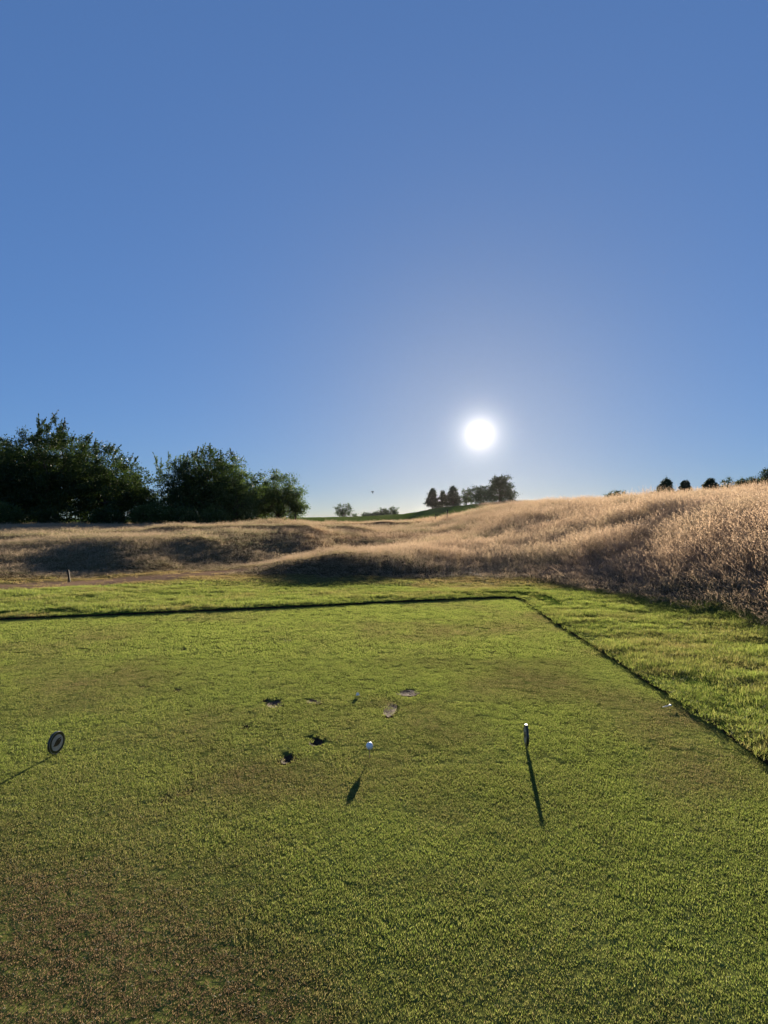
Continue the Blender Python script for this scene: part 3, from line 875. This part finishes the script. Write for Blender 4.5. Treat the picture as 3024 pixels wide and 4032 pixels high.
# front row, from the left edge to the right end of the grove
grove("broadleaf_tree", "broad dark tree cut by the left edge of the picture", -29.3, 43, [(0, 0, 3.2, 3.0, 2.4, 2.9), (1.6, -.6, 2.0, 2.4, 1.8, 1.9), (-2, 0, 2.4, 2.4, 2, 2.2)], group=GL, seed=1, shoots=wands(-1.5, 1.5, 5.2, 5.2, 3, .7, 1.2, .1, 1))
grove("broadleaf_tree", "tallest tree of the left grove with upright leafy shoots on top", -24.9, 42, [(-.6, 0, 4.6, 2.5, 2.2, 2.5), (1.3, .2, 4.4, 2.4, 2.0, 2.2), (-1.9, -.3, 2.7, 2.0, 1.8, 2.2), (1.0, -.9, 2.0, 2.7, 1.8, 2.0), (2.9, 0, 2.9, 1.7, 1.6, 2.0)], group=GL, seed=2, trunk_r=.22,
     shoots=wands(-.9, 1.1, 6.3, 6.5, 9, 1.2, 2.1, .18, 2) + wands(1.6, 3.2, 6.0, 5.2, 5, 1.0, 1.7, .45, 3))
grove("broadleaf_tree", "dark tree sloping down to the right of the tallest tree", -20.2, 41.5, [(-.3, 0, 3.6, 2.0, 1.8, 2.1), (1.4, 0, 2.7, 1.8, 1.6, 1.9), (0, -.8, 1.6, 2.4, 1.5, 1.6), (2.4, -.3, 1.7, 1.3, 1.3, 1.5)], group=GL, seed=3, shoots=wands(-1.4, 1.8, 5.3, 4.3, 7, .7, 1.3, .45, 4))
grove("broadleaf_tree", "airy tree with feathery open twigs in the middle of the grove", -15.7, 42.5, [(.2, 0, 2.7, 1.5, 1.5, 1.7), (1.0, 0, 3.4, 1.4, 1.4, 1.6), (.1, -.6, 1.4, 1.9, 1.5, 1.4)], group=GL, seed=4, mat=M_LEAF2, dens=.75, bare=.25, shoots=wands(-.9, 2.2, 3.7, 4.7, 12, 1.0, 1.7, .1, 5))
grove("broadleaf_tree", "dense dome-shaped tree topped with pale shoots in the left grove", -12.7, 41, [(0, 0, 3.5, 1.9, 1.8, 2.0), (1.2, .2, 2.8, 1.7, 1.6, 2.2), (-1.3, -.2, 2.4, 1.7, 1.6, 2.1), (0, -.7, 1.4, 2.3, 1.5, 1.5)], group=GL, seed=5, trunk_r=.2, shoots=wands(-.9, 1.7, 4.6, 4.4, 5, .9, 1.5, .15, 6))
grove("broadleaf_tree", "sunlit green rounded tree right of the dome-shaped tree", -10.4, 40, [(0, 0, 2.6, 1.2, 1.3, 1.9), (.45, -.2, 1.5, 1.2, 1.2, 1.5), (-.6, 0, 1.6, 1.2, 1.2, 1.5)], group=GL, seed=6, mat=M_LEAF2, leaf=.14)
grove("broadleaf_tree", "separate round-headed tree at the right end of the left grove", -8.1, 44, [(-.4, 0, 2.5, 1.3, 1.4, 1.6), (.6, 0, 2.2, 1.3, 1.3, 1.7), (-.8, -.3, 1.3, 1.1, 1.1, 1.3), (1.0, -.2, 1.2, .9, 1.0, 1.0)], group=GL, seed=7, leaf=.15, mat=M_LEAF2)
grove("broadleaf_tree", "slim small tree with bare trunk at the grove's right tip", -6.75, 43.6, [(0, 0, 2.1, .75, .8, .95), (.25, 0, 1.45, .55, .6, .5)], group=GL, seed=8, leaf=.14, trunk_r=.07, mat=M_LEAF2)
# second row, filling the dark depth of the grove
for k, (bx, by, s, lab) in enumerate([(-33, 48, 1.1, "dark tree behind the left-edge tree"), (-27.5, 48, 1.12, "dark tree behind the tallest tree of the grove"), (-22.5, 48, .80, "dark tree filling the gap behind the sloping tree"),
                                      (-17.0, 48, .52, "low dark tree behind the airy tree"), (-14, 47, .82, "dark tree behind the dome-shaped tree"), (-10.6, 48, .62, "low dark tree behind the sunlit rounded tree")]):
    grove("broadleaf_tree", lab, bx, by, [(0, 0, 3.9 * s, 2.6 * s, 2.2 * s, 2.6 * s), (1.6 * s, 0, 2.4 * s, 2.2 * s, 2 * s, 2.3 * s), (-1.6 * s, 0, 2.3 * s, 2.2 * s, 2 * s, 2.2 * s)], group=GL, seed=20 + k, leaf=.2)
GS = "bushes along the foot of the grove"
for k, (bx, by, s, lab, mt) in enumerate([(-25.2, 37.5, .95, "pale green bush at the left edge below the grove", M_LEAF2), (-22.6, 38.2, .7, "dark bush beneath the tallest tree", M_LEAF), (-18.6, 38.5, .8, "dark bush at the foot of the sloping tree", M_LEAF),
                                          (-15.6, 38.5, .95, "bush with drooping sprays below the airy tree", M_LEAF2), (-13.6, 38, .8, "grey-green bush below the dome-shaped tree", M_LEAF2), (-11.4, 38.2, .75, "mid green bush left of the sunlit rounded tree", M_LEAF2)]):
    grove("bush", lab, bx, by, [(0, 0, .75 * s, 1.25 * s, 1.0 * s, .85 * s), (.7 * s, -.2, .55 * s, .9 * s, .8 * s, .65 * s), (-.7 * s, 0, .6 * s, .8 * s, .8 * s, .7 * s)], leaf=.13, mat=mt, group=GS, cat="bush", seed=40 + k, trunk_r=.05, clump=.3)

# far trees on the horizon, left of the sun
GF = "small far trees on the horizon"
tree("far_tree", "lone rounded far tree with see-through crown on the horizon", -14.2, 200, [(-1.2, 0, 3.0, 1.7, 1.8, 1.7), (1.2, 0, 3.0, 1.8, 1.8, 1.8), (0, 0, 1.7, 2.4, 2, 1.3)], leaf=.38, clump=.8, dens=.8, group=GF, seed=60, trunk_r=.3, bare=.25)
tree("far_bush", "tiny bush right of the lone far tree", -10.2, 200, [(0, 0, .6, 1.2, 1, .7)], leaf=.35, clump=.7, group=GF, cat="bush", seed=61, trunk_r=.1)
for k, (px, h, w, lab, cat_) in enumerate([(-6.2, 1.9, 1.3, "leftmost low bush of the far horizon clump", "bush"), (-4.3, 1.7, 1.2, "second low bush of the far horizon clump", "bush"), (-1.8, 2.4, 1.6, "middle bush of the far horizon clump", "bush"),
                                           (.2, 3.5, 1.6, "tallest tree of the far horizon clump", "tree"), (3.4, 3.9, 1.5, "rightmost round far tree before the rising hill", "tree")]):
    tree("far_tree" if cat_ == "tree" else "far_bush", lab, px, 200 + k, [(-.3 * w, 0, h * .62, w * .75, w * .8, h * .36), (.4 * w, 0, h * .5, w * .7, w * .7, h * .4), (0, 0, h * .3, w, w * .8, h * .28)], leaf=.36, clump=.7, group=GF, cat=cat_, seed=62 + k, trunk_r=.18)

# clump on the hill beneath the sun
GH = "trees on the hill beneath the sun"
conifer("conifer_tree", "leftmost pointed conifer with bare trunk beneath the sun", 10.0, 118, 4.1, 2.0, 1, stem=.09, group=GH, dens=1.8, ragged=.28)
conifer("conifer_tree", "smaller rounded conifer second from the left beneath the sun", 12.2, 119, 3.2, 1.5, 2, stem=.03, group=GH, top_lobe=.35, ragged=.28, dens=1.8)
conifer("conifer_tree", "broad cone-shaped conifer third from the left beneath the sun", 14.3, 118, 4.0, 1.95, 3, stem=.0, group=GH, top_lobe=.3, ragged=.25, dens=2.2)
tree("hill_tree", "twiggy open bush between conifers and the big hill tree", 17.2, 119, [(0, 0, 1.0, 1.5, 1.3, 1.1), (.3, 0, 2.0, 1.1, 1.0, 1.0)], leaf=.22, clump=.5, dens=1.0, group=GH, seed=70, bare=.1, trunk_r=.12, shoots=wands(-.8, .9, 2.5, 2.7, 8, .6, 1.1, .05, 31))
tree("hill_tree", "dense low dome tree left of the big hill tree", 20.0, 119, [(-.6, 0, 1.8, 1.7, 1.5, 1.9), (.9, 0, 1.7, 1.8, 1.5, 1.9)], leaf=.26, clump=.55, group=GH, seed=71, mat=M_NEEDLE, trunk_r=.18)
tree("hill_tree", "biggest tree of the hill clump directly below the sun", 24.0, 118, [(0, 0, 2.1, 2.7, 2.2, 2.3), (-1.0, 0, 3.9, 1.3, 1.2, 1.4), (.7, 0, 4.2, 1.4, 1.2, 1.4), (1.7, 0, 1.6, 1.6, 1.5, 1.9), (-1.8, 0, 1.4, 1.4, 1.4, 1.5)], leaf=.28, clump=.6, group=GH, seed=72, mat=M_NEEDLE, trunk_r=.28, shoots=wands(-1.6, 1.6, 4.5, 4.8, 10, .6, 1.0, .0, 33))

# tree tops showing over the mound on the right
GR = "tree tops beyond the right-hand mound"
conifer("ridge_conifer", "wind-swept conifer leaning right behind the mound crest", 48.8, 100, 4.0, 2.1, 11, group=GR, top_lobe=.7, lean=.16, ragged=.3, dens=2.2, leaf=.34, dz=.25)
conifer("ridge_conifer", "small upright conifer behind the mound crest", 52.8, 100, 4.2, 1.5, 12, group=GR, top_lobe=.8, ragged=.2, dens=2.2, leaf=.34, dz=.15)
conifer("ridge_conifer", "bushy conifer left of the small round tree on the ridge", 57.2, 100, 4.4, 1.9, 13, group=GR, top_lobe=.8, ragged=.3, dens=2.2, leaf=.34, dz=.25)
tree("ridge_tree", "small open round tree on the ridge skyline", 60.3, 100, [(0, 0, 3.9, 1.0, 1.0, 1.0), (-.8, 0, 2.4, 1.5, 1.2, 1.0)], leaf=.26, clump=.5, dens=.9, group=GR, seed=80, bare=.25, dz=.2, trunk_r=.12)
tree("ridge_tree", "flat spreading tree left of the dark tree at right edge", 64.0, 99, [(0, 0, 4.2, 2.6, 1.8, .75), (-1.4, 0, 3.6, 1.8, 1.5, .6), (1.2, 0, 3.2, 1.8, 1.5, 1.2)], leaf=.28, clump=.5, group=GR, seed=81, bare=.15, dz=.2, trunk_r=.2)
tree("ridge_tree", "dark round tree at the right edge above the mound", 67.6, 99, [(-.4, 0, 4.7, 1.8, 1.6, 1.5), (1.2, 0, 4.7, 1.7, 1.6, 1.6), (0, 0, 3.2, 2.2, 1.7, 1.4)], leaf=.28, clump=.55, group=GR, seed=82, mat=M_NEEDLE, dz=.6, trunk_r=.3)
tree("ridge_tree", "low rounded tree top just showing left on the mound crest", 40.0, 98, [(0, 0, 2.7, 1.7, 1.3, 1.0)], leaf=.26, clump=.5, group=GR, seed=83, dz=-1.35, trunk_r=.15)

# ------------------------------------------------------------------ small things
M_WHITE = simple_mat("white_urethane", (0.78, 0.79, 0.80), (0.84, 0.84, 0.84), 30, 0.28, 0, 0.5)
M_PEG = simple_mat("natural_wood_peg", (0.33, 0.22, 0.12), (0.46, 0.32, 0.18), 60, 0.5, 0.1, 0.4)
M_BONE = simple_mat("white_painted_peg", (0.70, 0.70, 0.66), (0.82, 0.81, 0.78), 60, 0.4, 0.05, 0.4)
M_DARK = simple_mat("dark_marker_plastic", (0.012, 0.016, 0.011), (0.026, 0.030, 0.020), 25, 0.35, 0.05, 0.5)
M_FACE = simple_mat("pale_marker_print", (0.40, 0.33, 0.265), (0.52, 0.44, 0.36), 35, 0.5, 0.05, 0.4)
M_EMBLEM = simple_mat("brown_emblem_print", (0.035, 0.020, 0.014), (0.06, 0.034, 0.022), 40, 0.5, 0.0, 0.4)
M_RIM = simple_mat("worn_rim_plastic", (0.14, 0.12, 0.09), (0.24, 0.21, 0.17), 50, 0.35, 0.05, 0.5)
M_STEEL = simple_mat("spike_steel", (0.10, 0.10, 0.10), (0.2, 0.19, 0.18), 50, 0.4, 0.05, 0.5)
M_POST = simple_mat("black_stained_wood", (0.006, 0.006, 0.005), (0.016, 0.014, 0.012), 18, 0.85, 0.6, 0.2)
M_BIRD = simple_mat("dark_feather", (0.014, 0.015, 0.018), (0.03, 0.03, 0.034), 12, 0.6, 0.1, 0.3)

def lathe(name, prof, mat, parent=None, seg=20, smooth_=True):
    V, F = [], []
    for (r_, z) in prof:
        for k in range(seg):
            a = 2 * math.pi * k / seg; V.append((r_ * math.cos(a), r_ * math.sin(a), z))
    for i in range(len(prof) - 1):
        for k in range(seg):
            F.append((i * seg + k, i * seg + (k + 1) % seg, (i + 1) * seg + (k + 1) % seg, (i + 1) * seg + k))
    return mesh_obj(name, V, F, mat, parent, smooth_)

# golf ball with real dimples, on its peg
BX, BY = -0.086, 3.43
def ball(x, y, z, rad):
    nu, nv = 120, 60
    th = np.linspace(0, math.pi, nv + 1); ph = np.linspace(0, 2 * math.pi, nu + 1)[:-1]
    T, Pp = np.meshgrid(th, ph, indexing='ij')
    u = np.stack([np.sin(T) * np.cos(Pp), np.sin(T) * np.sin(Pp), np.cos(T)], -1).reshape(-1, 3)
    nd = 336; k = np.arange(nd) + .5
    pz = 1 - 2 * k / nd; pa = k * math.pi * (3 - math.sqrt(5))
    dp = np.stack([np.sqrt(1 - pz ** 2) * np.cos(pa), np.sqrt(1 - pz ** 2) * np.sin(pa), pz], -1)
    ang = np.arccos(np.clip((u @ dp.T).max(1), -1, 1))
    rr = rad * (1 - .012 * np.clip(1 - (ang / .09) ** 2, 0, 1))
    i = np.arange(nv)[:, None] * nu; j = np.arange(nu)[None]; j2 = (j + 1) % nu
    F = np.stack([i + j, i + nu + j, i + nu + j2, i + j2], -1).reshape(-1, 4)
    o = mesh_obj("golf_ball", u * rr[:, None], [F.astype(np.int32)], M_WHITE, smooth=True)
    o.location = (x, y, z)
    tag(o, "white dimpled golf ball standing on the upright peg", "golf ball")
ball(BX, BY, 0.0545, .02135)
peg = lathe("golf_peg", [(.0004, -.045), (.0021, -.03), (.0024, .0), (.0024, .024), (.0032, .029), (.0055, .0325), (.0062, .0345), (.0060, .0352), (.0045, .0342), (.0005, .0335)], M_PEG)
peg.location = (BX, BY, 0); tag(peg, "slim wooden peg under the white golf ball", "golf peg")
broken = empty("broken_peg", (2.11, 4.30, .012))
lathe("shaft", [(.0005, -.03), (.0022, -.022), (.0026, .02), (.0034, .027)], M_BONE, broken)
lathe("cup", [(.0034, .027), (.0060, .033), (.0066, .036), (.0048, .0352), (.0005, .0345)], M_BONE, broken)
broken.rotation_euler = (R(8), R(86), R(28)); broken.scale = (1.25, 1.25, 1.25)
tag(broken, "white peg lying on the turf beside the right tee edge", "golf peg")
chip = mesh_obj("peg_fragment", [(-.010, -.006, 0), (.011, -.004, .001), (.009, .007, 0), (-.007, .006, .001), (-.006, -.003, .012), (.006, -.002, .014), (.004, .004, .012), (-.004, .003, .013)],
                [(3, 2, 1, 0), (4, 5, 6, 7), (0, 1, 5, 4), (1, 2, 6, 5), (2, 3, 7, 6), (3, 0, 4, 7)], M_BONE)
chip.scale = (1.5, 1.5, 1.5); chip.location = (-.212, 4.62, -.002); tag(chip, "small pale peg fragment on the turf beyond the golf ball", "fragment")

# tee markers: a thick disc standing on edge on a spike, printed on both sides
def disc_prism(name, rad, t0, t1, mat, parent, bev=.0, seg=48):
    """disc whose axis is X, from x=t0 to x=t1"""
    s = 1 if t1 > t0 else -1
    prof = [(0.0, t0), (rad - bev, t0), (rad, t0 + s * bev), (rad, t1 - s * bev), (rad - bev, t1), (0.0, t1)] if bev else [(0.0, t0), (rad, t0), (rad, t1), (0.0, t1)]
    o = lathe(name, prof, mat, parent, seg, False)
    o.rotation_euler = (0, R(90), 0)
    return o
EMB = [(-.030, -.012), (-.022, -.002), (-.014, .010), (-.004, .020), (.008, .0235), (.020, .0225), (.030, .0195), (.022, .0165), (.010, .013), (.003, .0075), (.011, .0105), (.020, .0125), (.029, .012),
       (.025, .001), (.017, -.009), (.006, -.015), (-.006, -.0165), (-.018, -.0145)]
def marker(x, y, z, az, label, tilt):
    root = empty("tee_marker", (x, y, z)); root.rotation_euler = (tilt, 0, -az); root.scale = (.93, .93, .93)
    tag(root, label, "tee marker", "tee markers")
    d = disc_prism("disc", .070, -.0075, .0075, M_DARK, root, .002); 
    for s in (1, -1):
        rim = lathe("rim", [(.0655, 0.0), (.0655, .0012), (.0695, .0012), (.0695, 0.0)], M_RIM, d, 48, False)
        rim.location = (0, 0, s * .0068)
        if s < 0: rim.rotation_euler = (R(180), 0, 0)
        f = lathe("face", [(.0002, .0014), (.0505, .0014), (.0505, 0.0)], M_FACE, d, 48, False)
        f.location = (0, 0, s * .0074)
        if s < 0: f.rotation_euler = (R(180), 0, 0)
        n = len(EMB)
        E = [(-b * 1.15, a * s * 1.25, s * .0088) for a, b in EMB] + [(-b * 1.15, a * s * 1.25, s * .0099) for a, b in EMB]
        Fm = [tuple(range(n)), tuple(range(n, 2 * n))] + [(i, (i + 1) % n, n + (i + 1) % n, n + i) for i in range(n)]
        mesh_obj("emblem", E, Fm, M_EMBLEM, d)
    d.location = (0, 0, .0)
    sp = lathe("spike", [(.0005, -.17), (.004, -.14), (.0045, -.064)], M_STEEL, root, 12)
    return root
marker(-1.975, 3.47, .058, R(9.6), "round tee marker at left with pale face and dark emblem visible", R(0))
marker(.880, 3.56, .069, R(5.5), "round tee marker right of the ball, seen nearly edge-on", R(-2))

# short posts
def post(x, y, h, w, label, tilt, name="post"):
    z = ground_z(x, y)
    root = empty(name, (x, y, z)); root.rotation_euler = (0, tilt, R(15))
    tag(root, label, "post", "short dark posts")
    a = w / 2
    V, rows = [], [(-.15, a), (0, a), (h * .5, a * .97), (h - w * .3, a * .96), (h, a * .7)]
    for zz, r_ in rows: V += [(-r_, -r_, zz), (r_, -r_, zz), (r_, r_, zz), (-r_, r_, zz)]
    F = []
    for i in range(len(rows) - 1):
        for k in range(4): F.append((i * 4 + k, i * 4 + (k + 1) % 4, i * 4 + 4 + (k + 1) % 4, i * 4 + 4 + k))
    n = len(V); F += [(n - 4, n - 3, n - 2, n - 1)]
    mesh_obj("shaft", V, F, M_POST, root)
post(-7.66, 13.95, .30, .04, "short black post leaning beside the dry path at left", R(-7))
post(5.03, 45.5, .80, .07, "thin dark post in tall grass left of the hill, the nearer taller one", R(2), "marker_stake")
post(4.2, 46.5, .62, .05, "thinner short stake in tall grass left of the taller dark post", R(1), "marker_stake")

# bird crossing the sky
def bird(x, y, z):
    # one surface: body spindle with two swept wings and a tail
    body = [(0, -.17, .0, .010, .004), (0, -.11, .0, .030, .010), (0, -.02, .0, .034, .030), (0, .06, .0, .030, .030), (0, .12, .006, .020, .020), (0, .155, .004, .004, .004)]
    V, F = [], []
    for (cx, cy_, cz, rx, rz) in body:
        for k in range(8):
            a = 2 * math.pi * k / 8; V.append((cx + rx * math.cos(a), cy_, cz + rz * math.sin(a)))
    for i in range(len(body) - 1):
        for k in range(8): F.append((i * 8 + k, i * 8 + (k + 1) % 8, i * 8 + 8 + (k + 1) % 8, i * 8 + 8 + k))
    F += [tuple(range(7, -1, -1)), tuple(range(40, 48))]
    for s in (1, -1):
        st = [(.015, .09, -.03, .010, .012), (.07, .12, .00, .020, .008), (.12, .11, .02, .010, .006), (.175 if s < 0 else .12, .07, .05, -.012, .002)]
        o = len(V)
        for (xx, y1, y0, zz, t) in st: V += [(s * xx, y1, zz + t), (s * xx, y0, zz + t), (s * xx, y0, zz - t), (s * xx, y1, zz - t)]
        for i in range(3):
            for k in range(4): F.append((o + i * 4 + k, o + i * 4 + (k + 1) % 4, o + i * 4 + 4 + (k + 1) % 4, o + i * 4 + 4 + k))
        F += [(o, o + 1, o + 2, o + 3), (o + 12, o + 13, o + 14, o + 15)]
    o = mesh_obj("bird", V, F, M_BIRD, smooth=True)
    o.location = (x, y, z); o.rotation_euler = (R(78), R(-6), R(8))
    tag(o, "small dark bird flying in the sky above the far field", "bird")
bird(-1.19, 60, 4.62)

# ------------------------------------------------------------------ haze
M_HAZE = bpy.data.materials.new("thin_haze"); M_HAZE.use_nodes = True
hn = M_HAZE.node_tree.nodes; hn.clear()
ho = hn.new('ShaderNodeOutputMaterial'); hv = hn.new('ShaderNodeVolumePrincipled')
hv.inputs['Color'].default_value = (0.92, 0.93, 0.95, 1)
hv.inputs['Density'].default_value = 0.00001
hv.inputs['Anisotropy'].default_value = 0.8
M_HAZE.node_tree.links.new(hv.outputs[0], ho.inputs['Volume'])
hx, hy0, hy1, hz0, hz1 = 260, -30, 420, -3.0, 14.0
HV = [(-hx, hy0, hz0), (hx, hy0, hz0), (hx, hy1, hz0), (-hx, hy1, hz0), (-hx, hy0, hz1), (hx, hy0, hz1), (hx, hy1, hz1), (-hx, hy1, hz1)]
HF = [(3, 2, 1, 0), (4, 5, 6, 7), (0, 1, 5, 4), (1, 2, 6, 5), (2, 3, 7, 6), (3, 0, 4, 7)]
tag(mesh_obj("haze", HV, HF, M_HAZE), "thin pale evening haze over the course", "haze", kind="stuff")
